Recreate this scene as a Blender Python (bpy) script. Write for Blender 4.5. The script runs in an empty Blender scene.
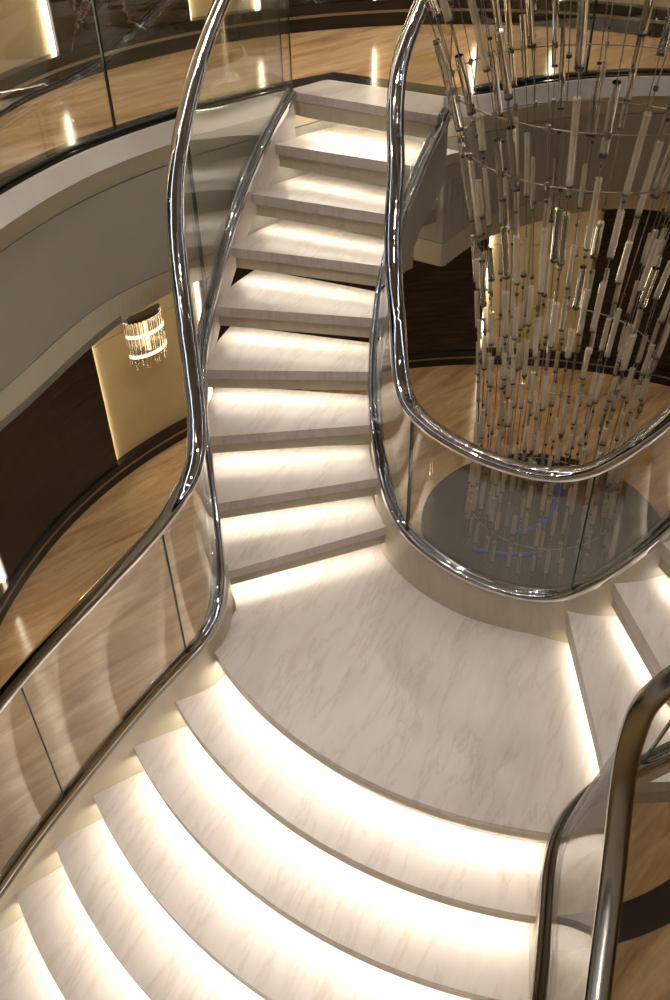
import bpy, math, random
from mathutils import Vector, Matrix
random.seed(7)
S = 1.4                     # all plan coordinates below are in units of 1.4 m
ZU, ZL = 1.53, -1.36        # upper floor, lower floor (the landing is z = 0)
SC = bpy.context.scene
COL = SC.collection

# ------------------------------------------------------------------ materials
def new_mat(name):
    m = bpy.data.materials.new(name); m.use_nodes = True
    nt = m.node_tree; nt.nodes.clear()
    out = nt.nodes.new('ShaderNodeOutputMaterial')
    return m, nt, out
def principled(name, col, rough=.5, metal=0., spec=.5, coat=0.):
    m, nt, out = new_mat(name)
    b = nt.nodes.new('ShaderNodeBsdfPrincipled')
    b.inputs['Base Color'].default_value = (*col, 1)
    b.inputs['Roughness'].default_value = rough
    b.inputs['Metallic'].default_value = metal
    b.inputs['Specular IOR Level'].default_value = spec
    b.inputs['Coat Weight'].default_value = coat
    nt.links.new(b.outputs[0], out.inputs[0])
    return m, nt, b
def coords(nt, scale=(1, 1, 1), rot=(0, 0, 0)):
    t = nt.nodes.new('ShaderNodeNewGeometry')
    m0 = nt.nodes.new('ShaderNodeMapping'); m0.inputs['Rotation'].default_value = rot
    mp = nt.nodes.new('ShaderNodeMapping'); mp.inputs['Scale'].default_value = scale
    nt.links.new(t.outputs['Position'], m0.inputs[0]); nt.links.new(m0.outputs[0], mp.inputs[0])
    return mp.outputs[0]
def noise(nt, vec, scale, detail=6, dist=0., rough=.55):
    n = nt.nodes.new('ShaderNodeTexNoise')
    n.inputs['Scale'].default_value = scale; n.inputs['Detail'].default_value = detail
    n.inputs['Distortion'].default_value = dist; n.inputs['Roughness'].default_value = rough
    nt.links.new(vec, n.inputs['Vector'])
    return n.outputs[0]
def ramp(nt, fac, stops):
    r = nt.nodes.new('ShaderNodeValToRGB')
    e = r.color_ramp.elements
    while len(e) < len(stops): e.new(.5)
    for i, (p, c) in enumerate(stops):
        e[i].position = p; e[i].color = (*c, 1)
    nt.links.new(fac, r.inputs[0])
    return r.outputs[0]
def mixc(nt, a, b, fac, mode='MIX'):
    m = nt.nodes.new('ShaderNodeMix'); m.data_type = 'RGBA'; m.blend_type = mode
    if isinstance(fac, float): m.inputs[0].default_value = fac
    else: nt.links.new(fac, m.inputs[0])
    nt.links.new(a, m.inputs[6])
    if isinstance(b, tuple): m.inputs[7].default_value = (*b, 1)
    else: nt.links.new(b, m.inputs[7])
    return m.outputs[2]

def make_white_marble(name, base, vein, rough, rot):
    m, nt, b = principled(name, base, rough, spec=.5)
    v = coords(nt, (1, 5.0, 1), (0, 0, rot))
    n1 = noise(nt, v, 1.1, 7, .25, .62)
    soft = tuple(.6*x+.4*y for x, y in zip(base, vein))
    c1 = ramp(nt, n1, [(.42, base), (.50, tuple(x*.96 for x in base)), (.525, soft), (.545, tuple(x*.96 for x in base)), (.66, base)])
    n2 = noise(nt, v, 2.2, 6, .2, .6)
    c2 = ramp(nt, n2, [(.3, (.90, .87, .84)), (.5, (1, 1, 1)), (.7, (.96, .95, .94))])
    c = mixc(nt, c1, c2, 1.0, 'MULTIPLY')
    nt.links.new(c, b.inputs['Base Color'])
    return m
MARBLE = make_white_marble('white_marble', (.70, .635, .595), (.46, .37, .31), .30, math.radians(-62))
MARBLE_CURB = make_white_marble('curb_marble', (.56, .50, .385), (.44, .37, .27), .28, math.radians(-40))

def make_travertine():
    m, nt, b = principled('brown_grained_marble', (.4, .28, .17), .16, spec=.5)
    v = coords(nt, (1, 5.5, 1), (0, 0, math.radians(-40)))
    n1 = noise(nt, v, 1.1, 9, .8, .62)
    c1 = ramp(nt, n1, [(.28, (.32, .185, .085)), (.45, (.50, .315, .155)), (.56, (.60, .40, .215)), (.72, (.70, .50, .29))])
    n2 = noise(nt, v, 7.0, 5, .4, .6)
    c2 = ramp(nt, n2, [(.32, (.88, .85, .82)), (.6, (1, 1, 1))])
    nt.links.new(mixc(nt, c1, c2, 1.0, 'MULTIPLY'), b.inputs['Base Color'])
    return m
FLOOR = make_travertine()

def make_dark_marble():
    m, nt, b = principled('dark_veined_marble', (.012, .009, .008), .12, spec=.5)
    v = coords(nt, (1, 1, 1.6), (.4, .3, .2))
    n1 = noise(nt, v, .7, 6, 1.4, .6)
    c = ramp(nt, n1, [(.485, (.012, .009, .008)), (.497, (.05, .04, .035)), (.5, (.30, .27, .24)), (.503, (.05, .04, .035)), (.515, (.012, .009, .008))])
    nt.links.new(c, b.inputs['Base Color'])
    return m
DARK_MARBLE = make_dark_marble()
def make_dark_wood():
    m, nt, b = principled('dark_wood_veneer', (.02, .012, .008), .22, spec=.45)
    v = coords(nt, (1.5, 1.5, 22))
    c = ramp(nt, noise(nt, v, 1.4, 6, .3), [(.35, (.010, .006, .004)), (.65, (.034, .020, .013))])
    nt.links.new(c, b.inputs['Base Color'])
    return m
DARK_WOOD = make_dark_wood()
def make_plaster(name, col, rough=.6):
    m, nt, b = principled(name, col, rough, spec=.3)
    c = ramp(nt, noise(nt, coords(nt), 3.5, 5), [(.3, tuple(x*.94 for x in col)), (.7, tuple(min(1, x*1.03) for x in col))])
    nt.links.new(c, b.inputs['Base Color'])
    return m
CREAM = make_plaster('cream_wall_fabric', (.62, .475, .25), .55)
FASCIA_CREAM = make_plaster('fascia_cream_lacquer', (.68, .61, .46), .32)
FASCIA_GREY = make_plaster('fascia_grey_lacquer', (.50, .475, .405), .36)
FASCIA_LIP = make_plaster('fascia_white_lip', (.86, .80, .75), .3)
CEILING = make_plaster('ceiling_paint', (.30, .27, .23), .7)
DARK_STONE, _, _ = principled('dark_emperador_stone', (.045, .036, .030), .14)
DARK_SKIRT, _, _ = principled('dark_skirting', (.014, .010, .008), .2)
PLINTH, _, _ = principled('grey_brown_stone', (.044, .033, .024), .45)
CHROME, nt_, b_ = principled('polished_chrome', (.66, .66, .68), .045, 1.)
bp = nt_.nodes.new('ShaderNodeBump'); bp.inputs['Strength'].default_value = .16; bp.inputs['Distance'].default_value = .02
nt_.links.new(noise(nt_, coords(nt_), 7.0, 2, .4), bp.inputs['Height']); nt_.links.new(bp.outputs[0], b_.inputs['Normal'])
SATIN, _, _ = principled('satin_chrome', (.52, .50, .48), .20, 1.)
BRUSHED, _, _ = principled('brushed_steel', (.50, .48, .45), .25, 1.)
DARK_METAL, _, _ = principled('dark_bronze', (.13, .11, .095), .3, .9)
WIRE, _, _ = principled('steel_wire', (.38, .34, .30), .35, 1.)
BLUE, _, _ = principled('blue_plastic', (.03, .06, .36), .45)
GLASS_EDGE, _, _ = principled('green_glass_edge', (.02, .035, .025), .2)

def make_glass(name, tint, f0, rough=0., diff=0., diffcol=(1, 1, 1)):
    """thin clear sheet: transparent mixed with a mirror reflection by Schlick's law"""
    m, nt, out = new_mat(name)
    g = nt.nodes.new('ShaderNodeNewGeometry')
    d = nt.nodes.new('ShaderNodeVectorMath'); d.operation = 'DOT_PRODUCT'
    nt.links.new(g.outputs['Normal'], d.inputs[0]); nt.links.new(g.outputs['Incoming'], d.inputs[1])
    def mth(op, a, b=None):
        n = nt.nodes.new('ShaderNodeMath'); n.operation = op
        for i, x in enumerate((a, b)):
            if x is None: continue
            if isinstance(x, (int, float)): n.inputs[i].default_value = x
            else: nt.links.new(x, n.inputs[i])
        return n.outputs[0]
    a = mth('ABSOLUTE', d.outputs['Value'])
    s = mth('POWER', mth('SUBTRACT', 1.0, a), 5.0)
    f = mth('ADD', mth('MULTIPLY', s, 1 - f0), f0)
    t = nt.nodes.new('ShaderNodeBsdfTransparent'); t.inputs[0].default_value = (*tint, 1)
    gl = nt.nodes.new('ShaderNodeBsdfGlossy'); gl.inputs['Roughness'].default_value = rough
    base = t.outputs[0]
    if diff:
        df = nt.nodes.new('ShaderNodeBsdfDiffuse'); df.inputs[0].default_value = (*diffcol, 1)
        tl = nt.nodes.new('ShaderNodeBsdfTranslucent'); tl.inputs[0].default_value = (*diffcol, 1)
        a0 = nt.nodes.new('ShaderNodeAddShader'); nt.links.new(df.outputs[0], a0.inputs[0]); nt.links.new(tl.outputs[0], a0.inputs[1])
        mm = nt.nodes.new('ShaderNodeMixShader'); mm.inputs[0].default_value = diff
        nt.links.new(t.outputs[0], mm.inputs[1]); nt.links.new(a0.outputs[0], mm.inputs[2]); base = mm.outputs[0]
    mx = nt.nodes.new('ShaderNodeMixShader')
    nt.links.new(f, mx.inputs[0]); nt.links.new(base, mx.inputs[1]); nt.links.new(gl.outputs[0], mx.inputs[2])
    nt.links.new(mx.outputs[0], out.inputs[0])
    return m
GLASS = make_glass('clear_rail_glass', (.94, .95, .935), .12)
ROD, nt_, b_ = principled('crystal_rod_glass', (.97, .95, .92), .03); b_.inputs['Transmission Weight'].default_value = 1.; b_.inputs['IOR'].default_value = 1.48
ROD_SMALL = make_glass('small_crystal_glass', (.88, .85, .80), .14, .05, .20, (.95, .90, .80))
def emission(name, col, st):
    m, nt, out = new_mat(name)
    e = nt.nodes.new('ShaderNodeEmission'); e.inputs[0].default_value = (*col, 1); e.inputs[1].default_value = st
    nt.links.new(e.outputs[0], out.inputs[0]); return m
LED = emission('warm_white_led', (1.0, .93, .78), 24.0)
LED_WIDE = emission('warm_white_led_wide_stair', (1.0, .95, .83), 21.0)
LED_WALL = emission('wall_slot_led', (1.0, .88, .66), 13.0)
ADDED_RING = emission('added_cool_ring', (.84, .88, 1.0), 7.5)  # emitter of the added ring that puts cool streaks on the rails
LAMP = emission('downlight_lens', (1.0, .86, .66), 14.0)
SCONCE_GLOW = emission('sconce_bulb_band_glow', (1.0, .72, .40), 2.2)

# ------------------------------------------------------------------ mesh builder
def V(*a): return Vector(a if len(a) > 1 else a[0])
def pol(r, deg, z=0.): return Vector((r*math.cos(math.radians(deg)), r*math.sin(math.radians(deg)), z))
class MB:
    def __init__(s): s.v = []; s.f = []; s.mi = []; s.sm = []; s.cur = 0; s.smooth = False
    def add(s, vs, fs, smooth=None):
        o = len(s.v); s.v += [Vector(v) for v in vs]
        for f in fs:
            s.f.append([i+o for i in f]); s.mi.append(s.cur); s.sm.append(s.smooth if smooth is None else smooth)
        return s
    def build(s, name, mats, root=None, parent=None):
        """root: the Empty the thing stands on; parent: a part (mesh) of that thing"""
        base = Vector(root['base']) if root is not None else Vector((0, 0, 0))
        me = bpy.data.meshes.new(name)
        me.from_pydata([(v-base)*S for v in s.v], [], s.f)
        for m in (mats if isinstance(mats, (list, tuple)) else [mats]): me.materials.append(m)
        for p, mi, sm in zip(me.polygons, s.mi, s.sm): p.material_index = mi; p.use_smooth = sm
        me.validate(); me.update()
        import bmesh
        bm = bmesh.new(); bm.from_mesh(me)
        bmesh.ops.recalc_face_normals(bm, faces=bm.faces); bm.to_mesh(me); bm.free()
        o = bpy.data.objects.new(name, me); COL.objects.link(o)
        if parent is not None: o.parent = parent
        elif root is not None: o.parent = root
        return o
    def prism(s, poly, z0, z1):
        n = len(poly)
        vs = [(p[0], p[1], z0) for p in poly]+[(p[0], p[1], z1) for p in poly]
        fs = [list(range(n))[::-1], list(range(n, 2*n))]+[[i, (i+1) % n, n+(i+1) % n, n+i] for i in range(n)]
        return s.add(vs, fs)
    def tube(s, a, b, r, n=8, r2=None, caps=True):
        a = Vector(a); b = Vector(b); d = (b-a).normalized()
        x = d.orthogonal().normalized(); y = d.cross(x); r2 = r if r2 is None else r2
        vs = []
        for c, rr in ((a, r), (b, r2)):
            for i in range(n):
                t = 2*math.pi*i/n; vs.append(c+rr*(x*math.cos(t)+y*math.sin(t)))
        s.add(vs, [[i, (i+1) % n, n+(i+1) % n, n+i] for i in range(n)], True)
        if caps: s.add(vs, [list(range(n))[::-1], list(range(n, 2*n))], False)
        return s
    def sweep(s, path, sec, closed=False, smooth=True, tilt=None):
        """sec: (side, up) section points; side is horizontal and square to the path"""
        n = len(path); k = len(sec); vs = []
        for i, p in enumerate(path):
            if closed: t = path[(i+1) % n]-path[i-1]
            else: t = path[min(i+1, n-1)]-path[max(i-1, 0)]
            t.normalize(); sd = t.cross(Vector((0, 0, 1))).normalized(); up = sd.cross(t).normalized()
            if tilt:
                a = tilt[i] if isinstance(tilt, list) else tilt
                sd, up = sd*math.cos(a)+up*math.sin(a), up*math.cos(a)-sd*math.sin(a)
            vs += [p+sd*q[0]+up*q[1] for q in sec]
        fs = []
        for i in range(n if closed else n-1):
            j = (i+1) % n
            for q in range(k): fs.append([i*k+q, i*k+(q+1) % k, j*k+(q+1) % k, j*k+q])
        s.add(vs, fs, smooth)
        if not closed: s.add(vs, [list(range(k))[::-1], [(n-1)*k+q for q in range(k)]], False)
        return s
    def sheet(s, lo, hi, th, edge=None):
        """a slab between two 3-D curves with thickness th measured horizontally"""
        n = len(lo); vs = []
        for i in range(n):
            t = lo[min(i+1, n-1)]-lo[max(i-1, 0)]; t.z = 0; t.normalize()
            sd = Vector((t.y, -t.x, 0))*th/2
            vs += [lo[i]+sd, hi[i]+sd, hi[i]-sd, lo[i]-sd]
        for q in range(4):
            ws = []
            for i in range(n): ws += [vs[i*4+q], vs[i*4+(q+1) % 4]]
            s.add(ws, [[2*i, 2*i+1, 2*i+3, 2*i+2] for i in range(n-1)], True)
        m = s.cur
        if edge is not None: s.cur = edge
        s.add(vs, [[0, 1, 2, 3], [(n-1)*4+q for q in (3, 2, 1, 0)]], False); s.cur = m
        return s
def catmull(P, m=8, closed=False):
    P = [Vector(p) for p in P]; n = len(P); out = []
    rng = range(n if closed else n-1)
    for i in rng:
        if closed: a, b, c, d = P[i-1], P[i], P[(i+1) % n], P[(i+2) % n]
        else: a, b, c, d = P[max(i-1, 0)], P[i], P[i+1], P[min(i+2, n-1)]
        for j in range(m):
            t = j/m
            out.append(.5*((2*b)+(c-a)*t+(2*a-5*b+4*c-d)*t*t+(3*b-a-3*c+d)*t**3))
    if not closed: out.append(P[-1])
    return out
def smooth(P, it=2):
    P = [p.copy() for p in P]
    for _ in range(it):
        Q = [p.copy() for p in P]
        for i in range(1, len(P)-1): Q[i] = P[i]*.5+(P[i-1]+P[i+1])*.25
        P = Q
    return P
def resample(P, n):
    L = [0.]
    for i in range(1, len(P)): L.append(L[-1]+(P[i]-P[i-1]).length)
    out = []; j = 0
    for k in range(n):
        t = L[-1]*k/(n-1)
        while j < len(P)-2 and L[j+1] < t: j += 1
        u = (t-L[j])/max(L[j+1]-L[j], 1e-9); out.append(P[j].lerp(P[j+1], min(max(u, 0), 1)))
    return out
def thing(name, label, cat, base=(0, 0, 0), group=None):
    o = bpy.data.objects.new(name, None); COL.objects.link(o)
    o.location = Vector(base)*S; o['base'] = list(base); o.empty_display_size = .1
    o['label'] = label; o['category'] = cat
    if group: o['group'] = group
    return o
def tag(o, label, cat, group=None):
    o['label'] = label; o['category'] = cat
    if group: o['group'] = group
    return o
def struct(o): o['kind'] = 'structure'; return o
def oval(a, b, n=14, pw=1.0):
    out = []
    for i in range(n):
        t = 2*math.pi*i/n; c, s_ = math.cos(t), math.sin(t)
        out.append((a*math.copysign(abs(c)**pw, c), b*math.copysign(abs(s_)**pw, s_)))
    return out
def rrect(w, h, b):
    return [(-w+b, -h), (w-b, -h), (w, -h+b), (w, h-b), (w-b, h), (-w+b, h), (-w, h-b), (-w, -h+b)]

# ------------------------------------------------------------------ plan data
TL = [(-1.332, -.459), (-1.383, -.250), (-1.401, -.030), (-1.389, .203), (-1.343, .420), (-1.262, .612), (-1.166, .755), (-1.060, .853), (-.945, .938)]
TR = [(-.688, -.250), (-.719, -.141), (-.735, -.006), (-.728, .125), (-.701, .257), (-.655, .370), (-.593, .460), (-.522, .525), (-.432, .566)]
OC = [(-.982, .929, 1.551), (-1.072, .869, 1.438), (-1.147, .810, 1.333), (-1.221, .723, 1.205), (-1.286, .615, 1.083), (-1.334, .5, .973), (-1.376, .374, .872), (-1.405, .26, .785), (-1.421, .149, .702), (-1.42, .035, .617), (-1.411, -.08, .532), (-1.396, -.195, .445), (-1.384, -.304, .357), (-1.372, -.405, .274), (-1.367, -.489, .205), (-1.370, -.555, .155), (-1.382, -.62, .125), (-1.404, -.680, .105), (-1.445, -.722, .072), (-1.507, -.750, .012), (-1.603, -.782, -.076), (-1.692, -.818, -.162), (-1.794, -.868, -.262), (-1.895, -.922, -.364), (-1.999, -.976, -.466), (-2.104, -1.036, -.572), (-2.209, -1.100, -.680), (-2.302, -1.165, -.781), (-2.41, -1.24, -.90), (-2.52, -1.32, -1.02)]
IC = [(-.386, .603, 1.55), (-.414, .595, 1.498), (-.465, .556, 1.418), (-.517, .508, 1.324), (-.563, .457, 1.245), (-.600, .408, 1.165), (-.640, .345, 1.06), (-.675, .262, .935), (-.702, .160, .80), (-.718, .06, .675), (-.722, -.04, .565), (-.713, -.125, .455), (-.694, -.205, .36), (-.662, -.292, .285), (-.622, -.372, .247), (-.559, -.462, .230), (-.494, -.53, .218), (-.429, -.585, .207), (-.347, -.637, .197), (-.245, -.683, .190), (-.170, -.712, .20), (-.098, -.745, .233), (-.032, -.772, .30), (.023, -.787, .372), (.084, -.791, .444), (.141, -.788, .512), (.203, -.774, .580), (.32, -.735, .71), (.43, -.675, .84), (.53, -.59, .97), (.62, -.49, 1.10), (.69, -.38, 1.23), (.735, -.27, 1.36), (.76, -.16, 1.50)]
def ih_point(p, i, n):
    u = i/(n-1)
    return p
RC = [(-.64, -2.72, -.93), (-.60, -2.56, -.78), (-.535, -2.34, -.59), (-.462, -2.115, -.38), (-.435, -2.02, -.32), (-.402, -1.919, -.23), (-.369, -1.793, -.12), (-.343, -1.679, -.02), (-.324, -1.625, .04), (-.300, -1.585, .085), (-.262, -1.551, .13), (-.215, -1.527, .175), (-.170, -1.513, .215), (-.125, -1.510, .26), (-.070, -1.515, .315), (.00, -1.520, .385), (.15, -1.51, .52), (.40, -1.45, .72), (.65, -1.35, .93), (.88, -1.20, 1.13), (1.07, -1.02, 1.30), (1.23, -.80, 1.47), (1.30, -.66, 1.57)]
RH = [(-.60, -2.80, -.32), (-.52, -2.54, -.06), (-.429, -2.28, .17), (-.365, -2.095, .27), (-.300, -1.915, .38), (-.272, -1.816, .48), (-.255, -1.747, .57), (-.243, -1.704, .65), (-.232, -1.680, .72), (-.218, -1.664, .785), (-.195, -1.657, .83), (-.160, -1.650, .875), (-.100, -1.645, .93), (.00, -1.63, 1.0), (.16, -1.60, 1.11), (.42, -1.53, 1.31), (.68, -1.42, 1.52), (.92, -1.26, 1.72), (1.12, -1.07, 1.89), (1.28, -.84, 2.06), (1.35, -.70, 2.16)]
oc = smooth(catmull(OC, 8), 60)
def interp(x, X, Y):
    if x <= X[0]: return Y[0]
    for a, b, c, d in zip(X[:-1], X[1:], Y[:-1], Y[1:]):
        if x <= b: return c+(d-c)*(x-a)/(b-a)
    return Y[-1]
oh = smooth([Vector((q.x, q.y, q.z+interp(q.z, [-.6, -.4, -.2, 0, .1, .2, .35, .5, .7, 1.0, 1.5], [.73, .71, .665, .645, .67, .67, .67, .70, .74, .75, .69]))) for q in oc], 30)
ic = smooth(catmull(IC, 6), 8)
ih = []
for q in ic:
    a = math.degrees(math.atan2(q.y, q.x)); a = a-360 if a > 60 else a
    rr = math.hypot(q.x, q.y)
    u = min(max((-a-150)/22, 0), 1); u2 = min(max((-a-198)/16, 0), 1)
    k = 1-.085*(u*u*(3-2*u))*(1-1.1*u2)
    ih.append(Vector((q.x*k, q.y*k, q.z+.565+.03*u)))
ih = smooth(ih, 12)
rc = smooth(catmull(RC, 6), 5); rh = smooth(catmull(RH, 6), 6)

# outlines of the opening in the upper deck: floor level, crease 1, crease 2, soffit (same number of points)
NEAR = [(1.38, -.45), (1.42, -1.2), (1.15, -2.1), (.5, -2.8), (-.3, -3.08), (-1.1, -3.12), (-1.75, -2.75), (-2.15, -2.1), (-2.25, -1.3), (-2.14, -.65)]
LEFT0 = [(-1.95, -.06), (-1.77, .29), (-1.62, .47), (-1.43, .67), (-1.22, .84), (-.99, .99)]
LEFT2 = [(-2.03, -.37), (-1.92, -.07), (-1.81, .23), (-1.67, .40), (-1.53, .55), (-1.15, .84)]
LEFT3 = [(-2.04, -.43), (-1.93, -.13), (-1.83, .13), (-1.71, .36), (-1.58, .57), (-1.20, .86)]
PLAT0 = [(-.83, 1.12), (-.37, .805)]
PLAT2 = [(-.83, 1.02), (-.36, .668)]
PLAT3 = [(-.83, 1.04), (-.353, .696)]
RIGHT0 = [(-.23, .80), (-.04, .89), (.14, .95), (.40, .985), (.62, .97), (.82, .86), (.93, .62), (.93, .32), (.86, .05), (.80, -.18)]
RIGHT2 = [(-.18, .90), (0., 1.02), (.20, 1.12), (.46, 1.17), (.72, 1.13), (.93, 1.0), (1.05, .70), (1.04, .34), (.95, .05), (.86, -.18)]
RIGHT3 = [(-.17, .93), (.02, 1.06), (.23, 1.17), (.50, 1.26), (.76, 1.23), (.97, 1.06), (1.09, .74), (1.08, .36), (.98, .05), (.88, -.18)]
def outline(near, left, plat, right, z, m=6):
    a = catmull([(x, y, z) for x, y in [right[-1]]+near+left], m)[m:]   # from the right platform round the near side to the left arc
    a = smooth(catmull([(x, y, z) for x, y in near+left], m), 30)
    b = [Vector((x, y, z)) for x, y in plat]
    c = smooth(catmull([(x, y, z) for x, y in [plat[1]]+right], m), 8)
    return a+[b[0]]+c
def push(P, d): return [(x*(1+d/math.hypot(x, y)), y*(1+d/math.hypot(x, y))) for x, y in P]
O0 = outline(NEAR, LEFT0, PLAT0, RIGHT0, ZU)
O2 = outline(push(NEAR, .04), LEFT2, PLAT2, RIGHT2, .97)
O3 = outline(push(NEAR, .06), LEFT3, PLAT3, RIGHT3, .85)
def lerp_outline(A, B, z, ):
    t = (A[0].z-z)/(A[0].z-B[0].z); return [a.lerp(b, t) for a, b in zip(A, B)]
O1 = [Vector((p.x, p.y, 1.38)) for p in O0]
O1 = [p.lerp(Vector((q.x, q.y, 1.38)), .12) for p, q in zip(O1, O2)]
OLIP = [Vector((p.x, p.y, ZU-.075)) for p in O0]

# walls: outline in plan, counter-clockwise
def upper_wall_xy(deg, d=0.):   # visible far arc
    return (-.41+(1.85-d)*math.cos(math.radians(deg)), .3+(1.85-d)*math.sin(math.radians(deg)))
def lower_wall_xy(deg, d=0.):
    return (.26+(3.24-d)*math.cos(math.radians(deg)), .27+(3.24-d)*math.sin(math.radians(deg)))

def ring_strip(mb, A, B, flip=False):
    n = len(A); vs = list(A)+list(B)
    mb.add(vs, [[i, (i+1) % n, n+(i+1) % n, n+i] for i in range(n)], False); return mb
def ray_poly(c, ang, P):
    d = Vector((math.cos(ang), math.sin(ang))); best = None
    for i in range(len(P)):
        a = Vector(P[i][:2])-c; b = Vector(P[(i+1) % len(P)][:2])-c; e = b-a
        den = d.x*e.y-d.y*e.x
        if abs(den) < 1e-12: continue
        t = (a.x*e.y-a.y*e.x)/den; u = (a.x*d.y-a.y*d.x)/den
        if t > 0 and -1e-9 <= u <= 1+1e-9 and (best is None or t < best): best = t
    return c+d*best

# ------------------------------------------------------------------ the setting
# lower floor with its dark inlaid ring
mb = MB(); n = 96
c = Vector((.26, .27))
vs = [(c.x, c.y, ZL)]+[(c.x+5.15*math.cos(2*math.pi*i/n), c.y+5.15*math.sin(2*math.pi*i/n), ZL) for i in range(n)]
mb.add(vs, [[0, i+1, (i+1) % n+1] for i in range(n)])
vs2 = [(v[0], v[1], ZL-.06) for v in vs]
mb.add(vs2, [[0, (i+1) % n+1, i+1] for i in range(n)])
mb.add(vs[1:]+vs2[1:], [[i, (i+1) % n, n+(i+1) % n, n+i] for i in range(n)])
floor_lower = struct(mb.build('floor', FLOOR))
mb = MB()
ring = [pol(1.26, a, ZL+.006) for a in range(0, 360, 4)]
mb.sweep(ring, [(-.075, -.005), (.075, -.005), (.075, .006), (-.075, .006)], closed=True, smooth=False)
struct(mb.build('trim_1', DARK_STONE))

# upper floor slab (top sheet), dark border at the opening, soffit
cc = Vector((-.45, -.5))
UW = [upper_wall_xy(a) for a in range(12, 176, 4)]+[(-2.40, .1), (-2.75, -.6), (-3.2, -1.8), (-3.3, -3.2), (-2.4, -4.3), (-.8, -4.7), (1.0, -4.4), (2.3, -3.4), (2.7, -1.8), (2.3, -.4), (1.7, .25)]
NA = 360
angs = [2*math.pi*i/NA for i in range(NA)]
def sampled(P, z): return [Vector((*ray_poly(cc, a, P), z)) for a in angs]
inn = sampled(O0, ZU); outw = sampled([Vector(p).to_3d() if len(p) == 2 else p for p in [Vector((x, y, 0)) for x, y in UW]], ZU)
outw2 = [p+(p-Vector((cc.x, cc.y, p.z))).normalized()*.1 for p in outw]
# push outline out locally for the border width
def offset_loop(P, d):
    n = len(P); out = []
    for i in range(n):
        t = P[(i+1) % n]-P[i-1]; t.z = 0
        if t.length < 1e-9: t = P[(i+2) % n]-P[i-2]
        t.normalize(); nrm = Vector((t.y, -t.x, 0)); out.append(P[i]+nrm*d)
    return out
area = sum(a.x*b.y-a.y*b.x for a, b in zip(O0, O0[1:]+O0[:1]))
SG = 1 if area > 0 else -1
B1 = offset_loop(O0, .135*SG)
fin = sampled(B1, ZU)
mb = MB(); ring_strip(mb, fin, outw2)
lo_a = [Vector((p.x, p.y, ZU-.03)) for p in fin]; lo_b = [Vector((p.x, p.y, ZU-.03)) for p in outw2]
ring_strip(mb, lo_b, lo_a); ring_strip(mb, lo_a, fin); ring_strip(mb, outw2, lo_b)
floor_upper = struct(mb.build('floor', FLOOR))
mb = MB()
T0 = [Vector((p.x, p.y, ZU+.004)) for p in offset_loop(O0, .012*SG)]; T1 = [Vector((p.x, p.y, ZU+.004)) for p in B1]
D0 = [Vector((p.x, p.y, ZU-.03)) for p in T0]; D1 = [Vector((p.x, p.y, ZU-.03)) for p in T1]
ring_strip(mb, T0, T1); ring_strip(mb, D1, D0); ring_strip(mb, D0, T0); ring_strip(mb, T1, D1)
struct(mb.build('trim_2', DARK_STONE))
# fascia ring
O0s, OLs, O1s, O2s, O3s = inn, sampled(offset_loop(O0, -.038*SG), ZU-.062), sampled(O1, 1.38), sampled(O2, .97), sampled(O3, .85)
def band(name, A, B, mat, th=.02):
    mb = MB(); C_ = offset_loop(A, th); D_ = offset_loop(B, th)
    ring_strip(mb, A, B); ring_strip(mb, B, D_); ring_strip(mb, D_, C_); ring_strip(mb, C_, A)
    return struct(mb.build(name, mat))
gap = lambda P, dz: [Vector((p.x, p.y, p.z+dz)) for p in P]
band('trim_3', gap(O0s, .004), OLs, FASCIA_LIP, .014)
band('trim_4', gap(OLs, -.001), gap(O1s, .002), FASCIA_CREAM)
band('trim_5', gap(O1s, -.002), gap(O2s, .002), FASCIA_GREY)
band('trim_6', gap(O2s, -.002), O3s, FASCIA_CREAM)
# soffit / ceiling of the lower hall
mb = MB(); s_in = sampled(O3, .85)
s_out = [Vector((.26+3.45*math.cos(a), .27+3.45*math.sin(a), .85)) for a in angs]
s_out = []
LW = [Vector((*lower_wall_xy(a, -1.85), 0)) for a in range(0, 360, 3)]
s_out = sampled(LW, .85)
up_in = gap(s_in, .03); up_out = gap(s_out, .03)
ring_strip(mb, s_in, s_out); ring_strip(mb, up_out, up_in); ring_strip(mb, up_in, s_in); ring_strip(mb, s_out, up_out)
struct(mb.build('ceiling', CEILING))
# upper ceiling
mb = MB(); P = [Vector((x, y, 0)) for x, y in UW]
top = [Vector((p.x, p.y, 3.75)) for p in sampled(P, 0)]
top = [p+(p-Vector((cc.x, cc.y, p.z))).normalized()*.12 for p in top]
mb.add([Vector((cc.x, cc.y, 3.75))]+top, [[0, (i+1) % NA+1, i+1] for i in range(NA)])
mb.add([Vector((cc.x, cc.y, 3.80))]+gap(top, .05), [[0, i+1, (i+1) % NA+1] for i in range(NA)])
ring_strip(mb, top, gap(top, .05))
struct(mb.build('ceiling', CEILING))

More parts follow.
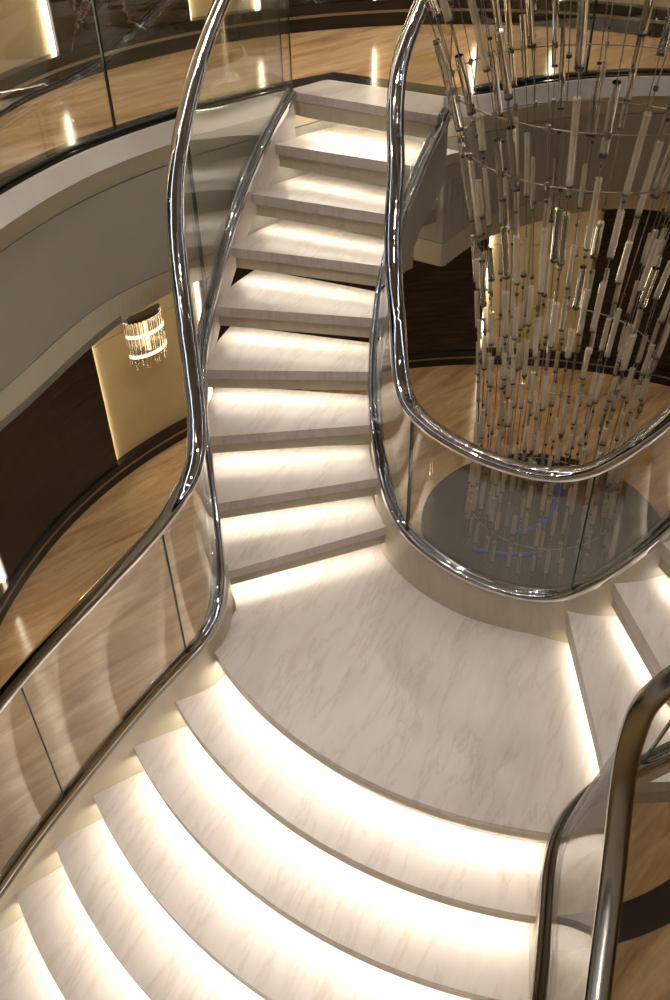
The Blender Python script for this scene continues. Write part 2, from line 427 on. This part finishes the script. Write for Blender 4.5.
def arc_panel(fn, a0, a1, z0, z1, d0, d1, mb=None, step=2.):
    """curved wall panel between angles, its room face d1 proud of the wall line, back at d0"""
    mb = mb or MB(); n = max(1, int(abs(a1-a0)/step)); vs = []
    for i in range(n+1):
        a = a0+(a1-a0)*i/n
        x1, y1 = fn(a, d1); x0, y0 = fn(a, d0)
        vs += [(x1, y1, z0), (x1, y1, z1), (x0, y0, z1), (x0, y0, z0)]
    fs = []
    for i in range(n):
        for q in range(4): fs.append([i*4+q, i*4+(q+1) % 4, (i+1)*4+(q+1) % 4, (i+1)*4+q])
    fs += [[0, 1, 2, 3], [n*4+q for q in (3, 2, 1, 0)]]
    return mb.add(vs, fs, False)
def wall_set(name, fn, a_lo, a_hi, z0, z1, segs, dark, skirt):
    """segs: cream spans between dark panels; wall backing + panels + LED slots + skirting"""
    wall = struct(arc_panel(fn, a_lo, a_hi, z0, z1, -.08, -.03).build(name, DARK_WOOD))
    cur = a_lo
    for (c0, c1, l0, l1) in segs+[(a_hi, a_hi, 0, 0)]:
        if c0 > cur: arc_panel(fn, cur, c0, z0+skirt, z1, -.03, .03).build('dark_panel', dark, parent=wall)
        if c1 > c0:
            zm = z0+(z1-z0)*.47
            arc_panel(fn, c0, c1, z0+skirt, zm-.003, -.03, -.012).build('cream_panel', CREAM, parent=wall)
            arc_panel(fn, c0, c1, zm+.003, z1, -.03, -.012).build('cream_panel', CREAM, parent=wall)
            w = .34 if fn is lower_wall_xy else .5
            if l0: arc_panel(fn, c0+.02, c0+w, z0+skirt, z1, -.011, .004).build('led_strip', LED_WALL, parent=wall)
            if l1: arc_panel(fn, c1-w, c1-.02, z0+skirt, z1, -.011, .004).build('led_strip', LED_WALL, parent=wall)
        cur = max(cur, c1)
    arc_panel(fn, a_lo, a_hi, z0, z0+skirt, -.03, .045).build('skirting', DARK_SKIRT, parent=wall)
    arc_panel(fn, a_lo, a_hi, z0+skirt*.52, z0+skirt*.62, .045, .050).build('metal_strip', WIRE, parent=wall)
    return wall
# upper wall, seen along the top of the picture
wall_set('wall_upper', upper_wall_xy, 14, 176, ZU, 3.75,
         [(39, 65, 1, 1), (77, 94, 1, 1), (112.5, 124.5, 1, 1), (148.5, 174, 1, 1)], DARK_MARBLE, .12)
# rest of the upper wall, behind and beside the camera
mb = MB(); P = [Vector((*UW[-i], 0)) for i in range(11, 0, -1)]
P = [Vector((*upper_wall_xy(176), 0))]+P+[Vector((*upper_wall_xy(12), 0))]
P = resample(P, 60)
mb.sheet([Vector((p.x, p.y, ZU)) for p in P], [Vector((p.x, p.y, 3.75)) for p in P], .06)
struct(mb.build('wall_near', DARK_WOOD))
# lower wall all round
wall_set('wall_lower', lower_wall_xy, -40, 196, ZL, .85,
         [(20, 45, 1, 1), (71.2, 85.8, 0, 1), (127.2, 144.2, 1, 1), (166.5, 192, 1, 1)], DARK_WOOD, .13)

def far_xy(deg, d=0.): return (.26+(5.0-d)*math.cos(math.radians(deg)), .27+(5.0-d)*math.sin(math.radians(deg)))
struct(arc_panel(far_xy, 185, 331, ZL, .85, -.08, .0).build('wall_lower_far', CREAM))
for a in (196, 320):
    p0, p1 = Vector((*lower_wall_xy(a, -.03), 0)), Vector((*far_xy(a), 0)); mb = MB()
    mb.sheet([p0+Vector((0, 0, ZL)), p1+Vector((0, 0, ZL))], [p0+Vector((0, 0, .85)), p1+Vector((0, 0, .85))], .06)
    struct(mb.build('wall_lower_return', DARK_WOOD))

# ------------------------------------------------------------------ grand flight and landing
RN = [1.570, 1.757, 1.950, 2.148, 2.345, 2.545, 2.745, 2.945]
A0, A1 = -155.2, -100.6
def arc(r, a0, a1, n=40, z=0.): return [pol(r, a0+(a1-a0)*i/n, z) for i in range(n+1)]
def nose_band(mb, r_out, r_in, a0, a1, z0, z1, n=48):
    P = arc(r_out, a0, a1, n)+arc(r_in, a1, a0, n); return mb.prism(P, z0, z1)
grand_names = {1: 'highest curved marble tread of the wide flight, directly below the landing',
               2: 'second curved marble tread down from the landing on the wide flight',
               3: 'third curved marble tread down from the landing on the wide flight',
               4: 'fourth curved marble tread down from the landing, cut by the bottom frame',
               5: 'fifth curved marble tread down, beside the left glass rail',
               6: 'sixth curved marble tread down, at the bottom left corner',
               7: 'seventh curved marble tread down, lowest of the wide flight'}
def a_left(r):  # the left curb runs nearly radial
    return A0+.45*(r-1.57)*0
def sector_ring(mb, r_out, r_in, z0, z1, al=None, ar=None, n=48):
    P = arc(r_out, al or A0, ar or A1, n)+arc(r_in, ar or A1, al or A0, n)
    return mb.prism(P, z0, z1)
GR = 'marble treads of the wide flight below the landing'
for k in range(1, 8):
    z = -.17*k
    t = thing('stair_tread', grand_names[k], 'stair tread', (*pol(RN[k]-.1, -128)[:2], z-.17), GR)
    mb = MB(); sector_ring(mb, RN[k], RN[k-1]-.075, z-.024, z); mb.build('tread_slab', MARBLE, t)
    mb = MB(); sector_ring(mb, RN[k]-.004, RN[k]-.050, z-.058, z-.026); mb.build('nosing_bead', MARBLE_CURB, t)
    mb = MB(); sector_ring(mb, RN[k]-.060, RN[k]-.085, z-.170, z-.0235); mb.build('riser', MARBLE, t)
    mb = MB(); sector_ring(mb, RN[k]-.034, RN[k]-.052, z-.066, z-.059, A0+.8, A1-.8); mb.build('led_strip', LED_WIDE, t)
# landing
land = thing('stair_landing', 'broad fan shaped white marble landing between the flights', 'landing', (-.6, -.9, -.1))
L = [pol(1.57, A0+(A1-A0)*i/48) for i in range(49)]
L += [pol(1.545, -98), pol(1.49, -95.5), pol(1.40, -93)]
L += [pol(.80, -86)]+[pol(.725+.05*max(0, (a+104)/10), a) for a in range(-94, -168, -3)]
L += [pol(.735, -168), pol(1.405, -166), pol(1.40, -161), pol(1.41, -159), pol(1.46, -157.5), pol(1.50, -156)]
mb = MB(); mb.prism(L, -.022, 0); mb.build('landing_slab', MARBLE, land)
mb = MB(); 
L2 = []
for p in L:
    r_ = math.hypot(p.x, p.y); k_ = min(1, (RN[0]-.086)/r_) if r_ > 1.2 else 1.01
    L2.append(Vector((p.x*k_, p.y*k_, 0)))
mb.prism(L2, -.09, -.0235); mb.build('landing_core', MARBLE_CURB, land)
mb = MB(); sector_ring(mb, RN[0]-.004, RN[0]-.05, -.058, -.0235); mb.build('nosing_bead', MARBLE_CURB, land)
mb = MB(); sector_ring(mb, RN[0]-.060, RN[0]-.085, -.170, -.0235); mb.build('riser', MARBLE, land)
mb = MB(); sector_ring(mb, RN[0]-.034, RN[0]-.052, -.066, -.059, A0+.8, A1-.8); mb.build('led_strip', LED_WIDE, land)

# ------------------------------------------------------------------ far flight (rises away to the upper floor)
ordn = ['first', 'second', 'third', 'fourth', 'fifth', 'sixth', 'seventh', 'eighth', 'ninth']
GF = 'lit box treads of the far flight'
LED_AT = (.040, .052)
NA_ = [161.0, 169.7, 178.8, 188.3, 197.4, 205.9, 212.7, 218.8, 225.2, 240]
ON = (NA_, [1.409, 1.402, 1.401, 1.404, 1.407, 1.403, 1.389, 1.360, 1.331, 1.29])
IN = ([160, 169, 180, 190, 200, 210, 218, 225, 233, 245], [.728, .734, .738, .742, .750, .757, .756, .752, .738, .738])
def lerp2(a, b, t): return (a[0]+(b[0]-a[0])*t, a[1]+(b[1]-a[1])*t)
def flight_tread(Lk, Rk, Ln, Rn, z, label, group, h1=.042, h2=.098, name='stair_tread', led=True, ext=1.46, depth=.305, out=0., follow=False):
    """front edge Lk-Rk, rear edge just behind the next nosing Ln-Rn"""
    t = thing(name, label, 'stair tread', (*lerp2(Lk, Rk, .5), z-.1), group)
    sp_ = (Vector(lerp2(Ln, Rn, .5))-Vector(lerp2(Lk, Rk, .5))).length
    if depth: ext = depth/sp_
    l0, l1 = LED_AT[0]/sp_, LED_AT[1]/sp_
    if out:
        def o_(q): v = Vector(q); return tuple(v+v.normalized()*out)
        Lk, Ln = o_(Lk), o_(Ln)
    def quad(a0, a1, ins=0.):
        fl, fr, rl, rr = lerp2(Lk, Ln, a0), lerp2(Rk, Rn, a0), lerp2(Lk, Ln, a1), lerp2(Rk, Rn, a1)
        pts = []
        m = 8
        for i in range(m+1): pts.append(lerp2(fl, rl, i/m))
        for i in range(m+1): pts.append(lerp2(rr, fr, i/m))
        if follow:
            for i in range(m+1):
                for j, tab in ((i, ON), (m+1+i, IN)):
                    p = Vector(pts[j]); a_ = math.degrees(math.atan2(p.y, p.x)); a_ = a_-360 if a_ > 0 else a_
                    pts[j] = tuple(p.normalized()*(interp(-a_, *tab)+(out if tab is ON else 0)))
            return pts
        # bow the outer end slightly so it follows the curve of the stair
        for i in range(1, m):
            b = .012*math.sin(math.pi*i/m); p = Vector(pts[i]); pts[i] = tuple(p+p.normalized()*b)
        return pts
    mb = MB(); mb.prism(quad(0, ext), z-h1, z); mb.build('tread_slab', MARBLE, t)
    mb = MB(); mb.prism(quad(.016/sp_, ext-.02), z-h2, z-h1-.0025); box = mb.build('tread_box', MARBLE_CURB, t)
    if led:
        def band_q(a0, a1, e=.02):
            return [lerp2(lerp2(Lk, Ln, a0), lerp2(Rk, Rn, a0), e), lerp2(lerp2(Lk, Ln, a0), lerp2(Rk, Rn, a0), 1-e),
                    lerp2(lerp2(Lk, Ln, a1), lerp2(Rk, Rn, a1), 1-e), lerp2(lerp2(Lk, Ln, a1), lerp2(Rk, Rn, a1), e)]
        mb = MB(); mb.prism(band_q(l0, l1), z-h2-.0003, z-h2+.001); mb.build('led_strip', LED, t)
    return t
for k in range(8):
    pos = 'just above the landing' if k == 0 else ('just below the upper floor' if k == 7 else 'counted up from the landing')
    flight_tread(TL[k], TR[k], TL[k+1], TR[k+1], .17*(k+1), '%s lit white marble tread of the far flight, %s' % (ordn[k], pos), GF, out=.02, follow=True)
# platform tread level with the upper floor
t = thing('platform_slab', 'pale marble slab at the head of the far flight, level with upper floor', 'platform', (-.7, .8, ZU-.1))
PP = [TL[8], (-.99, .99), (-.83, 1.12), (-.372, .806), (-.39, .70), TR[8]]
mb = MB(); mb.prism(PP, ZU-.03, ZU+.005); mb.build('tread_slab', MARBLE, t)
mb = MB(); mb.prism([lerp2(p, (-.65, .86), .03) for p in PP], ZU-.09, ZU-.033); mb.build('tread_box', MARBLE_CURB, t)
a, b = Vector((*TL[8], 0)), Vector((*TR[8], 0)); dn = Vector((.59, .81, 0)).normalized()
q = [a.lerp(b, .02)+dn*.03, a.lerp(b, .98)+dn*.03, a.lerp(b, .98)+dn*.045, a.lerp(b, .02)+dn*.045]
mb = MB(); mb.prism(q, ZU-.099, ZU-.091); mb.build('led_strip', LED, t)

# ------------------------------------------------------------------ right flight (rises to the right)
def rt_pts(k):
    th = -96.0+10.0*(k-1)
    i_ = [(-.08, -.765), (.05, -.795)]
    inner = i_[k-1] if k <= 2 else tuple(pol(.795-.004*(k-2), th-.5)[:2])
    outer = tuple(pol(1.485, th+.5)[:2])
    return outer, inner
GRt = 'solid marble steps of the right flight'
for k in range(1, 9):
    Lo, Li = rt_pts(k); No, Ni = rt_pts(k+1)
    pos = {1: 'beside the landing', 2: 'second up from the landing'}.get(k, '%s up from the landing' % ordn[k-1])
    flight_tread(Lo, Li, No, Ni, .17*k, 'marble step of the right flight, %s' % (pos if k > 1 else 'lowest, beside the landing'), GRt, .055, .115, depth=0)

# ------------------------------------------------------------------ curbs and stringers
def sub(P, f): return [p for p in P if f(p)]
def wall_ribbon(path, top, bot, th): 
    mb = MB(); mb.sheet([p+Vector((0, 0, -bot)) for p in path], [p+Vector((0, 0, -top)) for p in path], th); return mb
def idx_near(P, q): return min(range(len(P)), key=lambda i: (P[i]-Vector(q)).length)
# inner curb around the well, landing part
iA = idx_near(ic, (-.713, -.125, .455)); iB = idx_near(ic, (.14, -.788, .512))
o = wall_ribbon(ic[iA:iB+1], .012, .0, .06)
def curb(path, zb, th, name, mat, label, cat):
    mb = MB(); lo = [Vector((p.x, p.y, min(zb(p), p.z-.03))) for p in path]; hi = [p+Vector((0, 0, -.014)) for p in path]
    mb.sheet(lo, hi, th); ob = mb.build(name, mat); tag(ob, label, cat); return ob
i0 = idx_near(ic, (-.694, -.205, .36))
curb(ic[i0:iB+1], lambda p: min(-.12, p.z-.42) if p.x < 0 else p.z-.40, .034, 'well_curb', MARBLE_CURB, 'low curved beige marble curb around the stairwell, between landing and glass', 'curb')
curb(ic[iB:], lambda p: p.z-.40, .034, 'stair_stringer', FASCIA_GREY, 'grey curved stringer under the right flight', 'stringer')
curb(ic[:i0+1], lambda p: p.z-.27, .024, 'stair_stringer', FASCIA_GREY, 'grey curved stringer on the inner side of the far flight', 'stringer')
# left curb of the wide flight and outer stringer of the far flight
j0 = idx_near(oc, (-1.369, -.47, .24))
curb(oc[j0:], lambda p: p.z-.36, .075, 'stair_curb', MARBLE_CURB, 'beige marble curb under the left glass rail of the wide flight', 'curb')
curb(oc[:j0+1], lambda p: p.z-.19, .018, 'stair_stringer', MARBLE, 'cream curved stringer on the outer side of the far flight', 'stringer')
k0 = idx_near(rc, (-.125, -1.51, .26))
curb(rc[:k0+1], lambda p: p.z-.36, .05, 'stair_curb', MARBLE_CURB, 'beige marble curb on the right side of the wide flight', 'curb')
curb(rc[k0:], lambda p: p.z-.10, .03, 'stair_stringer', FASCIA_CREAM, 'cream stringer on the outer side of the right flight', 'stringer')

# ------------------------------------------------------------------ glass rails
CH = [(x*1.3, y*1.25) for x, y in [(-.020, -.014), (.020, -.014), (.022, .0), (.016, .010), (.008, .012), (.007, .004), (-.007, .004), (-.008, .012), (-.016, .010), (-.022, .0)]]
HR = oval(.032, .021, 16, .8)
def rail(label, ch, hr, joints, nseg=140, hsec=HR, csec=CH, twist=None, base=None, metal=None):
    lo = resample(ch, nseg); hi = resample(hr, nseg)
    # pair each channel point with the handrail point nearest to straight above along the path
    t = thing('glass_railing', label, 'railing', base or tuple(lo[nseg//2]))
    mb = MB(); mb.sweep(resample(hr, nseg*2), hsec, tilt=twist); mb.build('handrail', metal or CHROME, t)
    mb = MB(); mb.sweep(resample(ch, nseg*2), csec); mb.build('bottom_channel', metal or CHROME, t)
    return t, lo, hi
def matched(ch, hr, n=160):
    """points of hr matched monotonically to points of ch by plan distance"""
    lo = resample(ch, n); H = resample(hr, n*4); out = []; j = 0
    for i, p in enumerate(lo):
        best = min(range(j, min(len(H), j+60)), key=lambda q: (H[q].xy-p.xy).length)
        j = best; out.append(H[j].copy())
    return lo, smooth(out, 6)
def panels(t, lo, hi, joints, th=.012):
    cuts = [0]+sorted(set(j for j in joints if 3 < j < len(lo)-4))+[len(lo)-1]
    for a, b in zip(cuts[:-1], cuts[1:]):
        A = lo[a:b+1]; B = hi[a:b+1]
        d = (A[1]-A[0]).normalized()*.004 if a else Vector(); e = (A[-1]-A[-2]).normalized()*.004 if b < len(lo)-1 else Vector()
        A = [p.copy() for p in A]; B = [p.copy() for p in B]
        A[0] += d; B[0] += d; A[-1] -= e; B[-1] -= e
        mb = MB(); mb.sheet([p+Vector((0, 0, .0)) for p in A], [p+Vector((0, 0, -.012)) for p in B], th, edge=1)
        mb.build('glass_panel', [GLASS, GLASS_EDGE], t)
    for j in cuts[1:-1]:
        tdir = (lo[j+1]-lo[j-1]).normalized(); k_ = .0035
        MB().sheet([lo[j]-tdir*k_, lo[j]+tdir*k_], [hi[j]-tdir*k_-Vector((0, 0, .02)), hi[j]+tdir*k_-Vector((0, 0, .02))], th*1.1).build('joint_seal', GLASS_EDGE, t)
import bisect
def same_param(a, b, n):
    # a and b share point indices; resample both by a's arc length
    L = [0.]
    for i in range(1, len(a)): L.append(L[-1]+(a[i]-a[i-1]).length)
    A = []; B = []
    for k in range(n):
        s_ = L[-1]*k/(n-1); j = min(max(bisect.bisect_right(L, s_)-1, 0), len(a)-2); u = (s_-L[j])/(L[j+1]-L[j])
        A.append(a[j].lerp(a[j+1], u)); B.append(b[j].lerp(b[j+1], u))
    return A, B
def nearest_i(P, x, y): return min(range(len(P)), key=lambda i: (P[i].xy-Vector((x, y))).length)

t, _, _ = rail('long chrome and glass railing sweeping down the left side of both flights', oc, oh, [], 150)
lo, hi = same_param(oc, oh, 240)
J = sorted(nearest_i(lo, *q) for q in [(-1.378, .37), (-1.500, -.742), (-2.02, -.99)])
panels(t, lo, hi, J)
t, _, _ = rail('chrome and glass railing looping round the chandelier well', ic, ih, [], 150)
lo = resample(ic, 170); hi = []
lo, hi = same_param(ic, ih, 200)
J = sorted(nearest_i(lo, *q) for q in [(-.64, .345), (-.62, -.375), (-.075, -.755)])
panels(t, lo, hi, J)
t, _, _ = rail('chrome and glass railing at the lower right, nearest to the viewer', rc, rh, [], 150, metal=SATIN)
lo, hi = matched(rc, rh, 150)
J = sorted(nearest_i(lo, *q) for q in [(-.08, -1.515), (-.55, -2.4)])
panels(t, lo, hi, J)

# balcony balustrades of the upper floor
def balcony(label, pts, joints):
    P = [Vector(p) for p in pts]
    lo = resample(P, 60); hi = gap(lo, .64)
    t = thing('glass_balustrade', label, 'balustrade', tuple(lo[30]))
    mb = MB(); mb.sweep(hi, HR); mb.build('handrail', CHROME, t)
    mb = MB(); mb.sweep(gap(lo, .012), [(-.009, -.010), (.009, -.010), (.009, .004), (-.009, .004)]); mb.build('bottom_channel', DARK_STONE, t)
    panels(t, gap(lo, .012), hi, [nearest_i(lo, *q) for q in joints], .010)
off = offset_loop(O0, .045*SG)
iL0 = min(range(len(O0)), key=lambda i: (O0[i].xy-Vector((-2.24, -1.0))).length); iL1 = min(range(len(O0)), key=lambda i: (O0[i].xy-Vector((-.99, .99))).length)
balcony('curved glass balustrade along the upper floor edge at the left', gap(off[iL0:iL1+1], .006), [(-1.64, .50), (-2.2, -.4)])
iR0 = min(range(len(O0)), key=lambda i: (O0[i].xy-Vector((-.23, .80))).length)
balcony('curved glass balustrade on the upper floor edge behind the chandelier', gap(off[iR0:-1], .006), [(.25, 1.0), (.85, .80)])

# ------------------------------------------------------------------ plinth under the chandelier, blue tubes
pl = thing('round_plinth', 'dark round stone plinth in the stairwell below the chandelier', 'plinth', (.06, .06, ZL))
def lathe(mb, c, prof, n=64):
    vs = []
    for r, z in prof: vs += [(c[0]+r*math.cos(2*math.pi*i/n), c[1]+r*math.sin(2*math.pi*i/n), z) for i in range(n)]
    fs = []
    for j in range(len(prof)-1):
        for i in range(n): fs.append([j*n+i, j*n+(i+1) % n, (j+1)*n+(i+1) % n, (j+1)*n+i])
    fs.append(list(range(n))[::-1]); fs.append([(len(prof)-1)*n+i for i in range(n)])
    return mb.add(vs, fs, False)
mb = MB(); lathe(mb, (.07, .06), [(.34, ZL+.001), (.34, ZL+.06), (.30, ZL+.10), (.30, -.42), (.50, -.24), (.545, -.20)]); mb.build('drum', DARK_STONE, pl)
mb = MB(); lathe(mb, (.07, .06), [(.55, -.198), (.56, -.19), (.56, -.155), (.55, -.147)]); mb.build('top_slab', PLINTH, pl)
mb = MB(); P = catmull([(-.284, -.09, -.139), (-.169, -.128, -.139), (-.05, -.14, -.139), (.02, -.13, -.139)], 6); mb.sweep(P, oval(.012, .008, 8)); tag(mb.build('blue_tube', BLUE), 'blue tube lying at the front of the dark plinth top', 'tube', 'blue tubes on the plinth')
mb = MB(); P = catmull([(-.097, .002, -.139), (.0, .022, -.139), (.085, .075, -.139), (.135, .135, -.139), (.17, .20, -.139)], 6); mb.sweep(P, oval(.014, .008, 8)); tag(mb.build('blue_tube', BLUE), 'blue curved tube in the middle of the dark plinth top', 'tube', 'blue tubes on the plinth')
mb = MB(); lathe(mb, (.19, .27), [(.030, -.1465), (.036, -.14), (.036, -.11), (.026, -.10)], 20); tag(mb.build('blue_disc', BLUE), 'small round blue disc on the dark plinth top, behind the tubes', 'disc')

# ------------------------------------------------------------------ chandelier
PROF = [(-.14, .325), (.1, .315), (.4, .31), (.82, .335), (1.2, .375), (1.6, .455), (1.85, .53), (2.1, .63), (2.5, .82), (3.0, 1.02), (3.7, 1.2)]
def R_at(z, f=1.):
    for (z0, r0), (z1, r1) in zip(PROF[:-1], PROF[1:]):
        if z <= z1: t_ = (z-z0)/(z1-z0); return (r0+(r1-r0)*t_)*f
    return PROF[-1][1]*f
ch = thing('crystal_chandelier', 'tall flaring chandelier of glass rods on wires hanging down the stairwell', 'chandelier', (0, 0, -.14))
CX, CY = .02, .0
def cp(f, a, z): r = R_at(z, f); return Vector((CX+r*math.cos(a), CY+r*math.sin(a), z))
strings = [(1.0, 2*math.pi*(i+.3*random.uniform(-1, 1)*.6)/34) for i in range(34)]+[(.70, 2*math.pi*(i+.5)/16+random.uniform(-.1, .1)) for i in range(16)]
cand = []; beads = []
CAMP = Vector((-1.012, -2.968, 2.591))
for si, (f, a) in enumerate(strings):
    zs = [-.14, .1, .4, .82, 1.2, 1.6, 1.85, 2.1, 2.5, 3.0, 3.72]
    mb = MB(); P = [cp(f, a, z) for z in zs]
    for p, q in zip(P[:-1], P[1:]): mb.tube(p, q, .0020, 4, caps=False)
    mb.build('hanging_wire', WIRE, ch)
    z = -.13+random.uniform(0, .12)
    while z < 3.4:
        big = min(max((z-.6)/1.2, 0), 1)
        ln = random.uniform(.07, .14)*(1-big)+random.uniform(.15, .33)*big
        r = random.uniform(.0075, .0105)*(1-big)+random.uniform(.0105, .0165)*big
        if random.random() < .80-.12*big: cand.append((cp(f, a, z), cp(f, a, z+ln), r))
        z += ln
        gp = random.uniform(.03, .12)*(1+big)
        if random.random() < .45: beads.append((cp(f, a, z+gp*.5), cp(f, a, z+gp*.5+.009), r*.62))
        z += gp
def rod_mesh(mbr, mbc, p, q, r):
    d = (q-p).normalized(); mbr.tube(p, q, r, 10)
    mbc.tube(p-d*.005, p+d*.003, r*1.06, 8)
def vis(c):
    z = (c[0].z+c[1].z)/2
    return (c[2]*((c[1]-c[0]).length))/((c[0]-CAMP).length**2)*(1 if z < 2.15 else 0)*(1.4 if (c[0].xy).dot(Vector((-.3, -1))) > 0 else 1)
cand.sort(key=vis, reverse=True)
for c_ in cand[:100]:
    mr, mc = MB(), MB(); rod_mesh(mr, mc, *c_)
    ob = mr.build('glass_rod', ROD if c_[2] > .0112 else ROD_SMALL, ch); mc.build('end_cap', DARK_METAL, ch, parent=ob)
mr, mc = MB(), MB()
for c_ in cand[100:]: rod_mesh(mr, mc, *c_)
ob = mr.build('glass_rod', ROD_SMALL, ch); ob['kind'] = 'stuff'
ob2 = mc.build('end_cap', DARK_METAL, ch); ob2['kind'] = 'stuff'
beads.sort(key=lambda b: (b[0]-CAMP).length if b[0].z < 2.1 else 99)
for p, q, r in beads[:100]: MB().tube(p, q, r, 7).build('wire_bead', DARK_METAL, ch)
mb = MB()
for p, q, r in beads[100:]: mb.tube(p, q, r, 7)
if beads[100:]: mb.build('wire_bead', DARK_METAL, ch)['kind'] = 'stuff'
for hz, n in ((.05, 1), (.82, 1), (1.60, 1), (1.78, 1), (2.45, 0)):
    mb = MB(); P = [Vector((CX+R_at(hz)*math.cos(2*math.pi*i/72), CY+R_at(hz)*math.sin(2*math.pi*i/72), hz)) for i in range(72)]
    mb.sweep(P, oval(.0024, .0024, 6), closed=True)
    hoop = mb.build('wire_hoop', WIRE, ch)
    for f, a in strings:
        if f == 1. and n: c0 = cp(1., a, hz); MB().tube(c0+Vector((0, 0, -.010)), c0+Vector((0, 0, .010)), .0075, 7).build('hoop_clip', BRUSHED, ch, parent=hoop)
mb = MB(); lathe(mb, (CX, CY), [(1.22, 3.70), (1.25, 3.72), (1.25, 3.748)], 64); mb.build('ceiling_plate', BRUSHED, ch)

# ------------------------------------------------------------------ wall sconce on the lower wall
sa = 136.2; sx, sy = lower_wall_xy(sa, 0.); zc = -.42
nrm = Vector((.26-sx, .27-sy, 0)).normalized(); tg = Vector((-nrm.y, nrm.x, 0))
sc = thing('wall_sconce', 'lit crystal rod sconce on the cream wall below the upper floor', 'wall lamp', (sx, sy, zc-.2))
sc['base'] = [sx, sy, zc-.2]
def sp(u, w, z): return Vector((sx, sy, z))+tg*u+nrm*w
mb = MB(); vs = []
mb.add([sp(u, w, z) for w in (-.008, .016) for u, z in ((-.13, zc-.16), (.13, zc-.16), (.13, zc+.17), (-.13, zc+.17))],
       [[0, 1, 2, 3], [7, 6, 5, 4], [0, 4, 5, 1], [1, 5, 6, 2], [2, 6, 7, 3], [3, 7, 4, 0]]); mb.build('back_plate', BRUSHED, sc)
def curve_u(i, n): t_ = math.pi*i/(n-1); return -.15*math.cos(t_), .03+.085*math.sin(t_)
for zz in (zc+.07, zc-.08):
    mb = MB(); mb.sweep([sp(*curve_u(i, 24), zz) for i in range(24)], rrect(.004, .012, .002)); mb.build('band', SCONCE_GLOW, sc)  # bands are no lamp: their lit edges are put in as emission
mb = MB(); P = [curve_u(i, 24) for i in range(24)]
mb.add([sp(u, w, zc+.175) for u, w in P]+[sp(u, w, zc+.20) for u, w in P], [list(range(24)), list(range(24, 48))[::-1]]+[[i, (i+1) % 24, 24+(i+1) % 24, 24+i] for i in range(24)]); mb.build('top_cap', DARK_METAL, sc)
mb = MB(); mb.tube(sp(0, .055, zc-.08), sp(0, .055, zc+.13), .016, 12); mb.build('bulb', SCONCE_GLOW, sc)
for i in range(15):
    u, w = curve_u(i, 15); mb = MB(); dz = .03*math.sin(i*2.3)
    mb.tube(sp(u, w, zc-.15+dz), sp(u, w, zc+.172), .0085, 8); mb.build('crystal_rod', ROD, sc)

# ------------------------------------------------------------------ downlights, plus cool lights added for the rails
def downlight(x, y, z, power, label, ang=95, r=.035, col=(1., .90, .76)):
    t = thing('ceiling_downlight', label, 'ceiling light', (x, y, z), 'recessed downlights' if col[2] < 1 else 'cool lights added for rail highlights')
    mb = MB(); lathe(mb, (x, y), [(r*1.35, z-.012), (r*1.4, z-.002)], 24); mb.build('trim_ring', BRUSHED, t)
    mb = MB(); lathe(mb, (x, y), [(r, z-.016), (r, z-.0125)], 20); mb.build('lens', LAMP, t)
    l = bpy.data.lights.new('downlight_beam', 'SPOT'); l.energy = power; l.spot_size = math.radians(ang); l.spot_blend = .6
    l.color = col; l.shadow_soft_size = r*S
    o = bpy.data.objects.new('downlight_beam', l); COL.objects.link(o); o.parent = t; o.location = (0, 0, -.03*S)
PW = 2.0
UP = [(-1.9, -1.2), (-2.45, -2.6), (.9, -2.7), (-.9, -3.7), (-1.85, .55), (-1.35, 1.3), (-.5, 1.62), (.35, 1.45), (1.9, -1.2), (-.4, -1.9), (-1.2, -.9), (1.0, -.6)]
for i, (x, y) in enumerate(UP):
    downlight(x, y, 3.75, 34*PW, 'small round recessed downlight in the upper ceiling')
for x, y in ((-2.2, -2.0), (-1.6, -3.2), (.2, -3.4), (-.2, -1.1)): downlight(x, y, 3.75, 16, 'small cool white light added in the upper ceiling for highlights on the rails', 110, .05, (.80, .86, 1.))  # added cool spots, out of view, to tint reflections in the chrome bluish
hl_ring = thing('added_highlight_ring', 'thin cool white ring added in the upper ceiling for highlights on the rails', 'ceiling light', (-.5, -1.0, 3.72))  # unseen ring added to give the chrome rails long continuous highlights
def ring_path(r, z, n=96): return [Vector((-.5+r*math.cos(2*math.pi*i/n), -1.0+r*1.15*math.sin(2*math.pi*i/n), z)) for i in range(n)]
MB().sweep(ring_path(2.1, 3.735), [(-.05, -.012), (.05, -.012), (.05, .012), (-.05, .012)], closed=True, smooth=False).build('cover', BRUSHED, hl_ring)
MB().sweep(ring_path(2.1, 3.718), [(-.035, -.004), (.035, -.004), (.035, .004), (-.035, .004)], closed=True, smooth=False).build('ring_emitter', ADDED_RING, hl_ring)
for i, d in enumerate((60, 90, 118, 138, 160, 185, 310, 340)):
    x, y = lower_wall_xy(d, .75); downlight(x, y, .85, 16*PW, 'small round recessed downlight under the upper floor', 120)

# ------------------------------------------------------------------ world, camera, view
w = bpy.data.worlds.new('world'); SC.world = w; w.use_nodes = True
w.node_tree.nodes['Background'].inputs[0].default_value = (.9, .8, .65, 1); w.node_tree.nodes['Background'].inputs[1].default_value = .02
cam = bpy.data.cameras.new('camera'); co = bpy.data.objects.new('camera', cam); COL.objects.link(co)
F = Vector((.0312606, .7678485, -.6398683)); R = Vector((.9980142, -.0590042, -.0220479)); U = Vector((.0546843, .6379085, .7681682))
M = Matrix((R, U, -F)).transposed().to_4x4(); M.translation = Vector((-1.01216, -2.96756, 2.59138))*S
co.matrix_world = M
cam.sensor_fit = 'VERTICAL'; cam.sensor_height = 24.; cam.lens = 888.327/1000*24.; cam.clip_start = .02
SC.camera = co
SC.view_settings.view_transform = 'Standard'; SC.view_settings.look = 'None'; SC.view_settings.gamma = 1.0
SC.view_settings.use_curve_mapping = False; SC.view_settings.exposure = 0.16
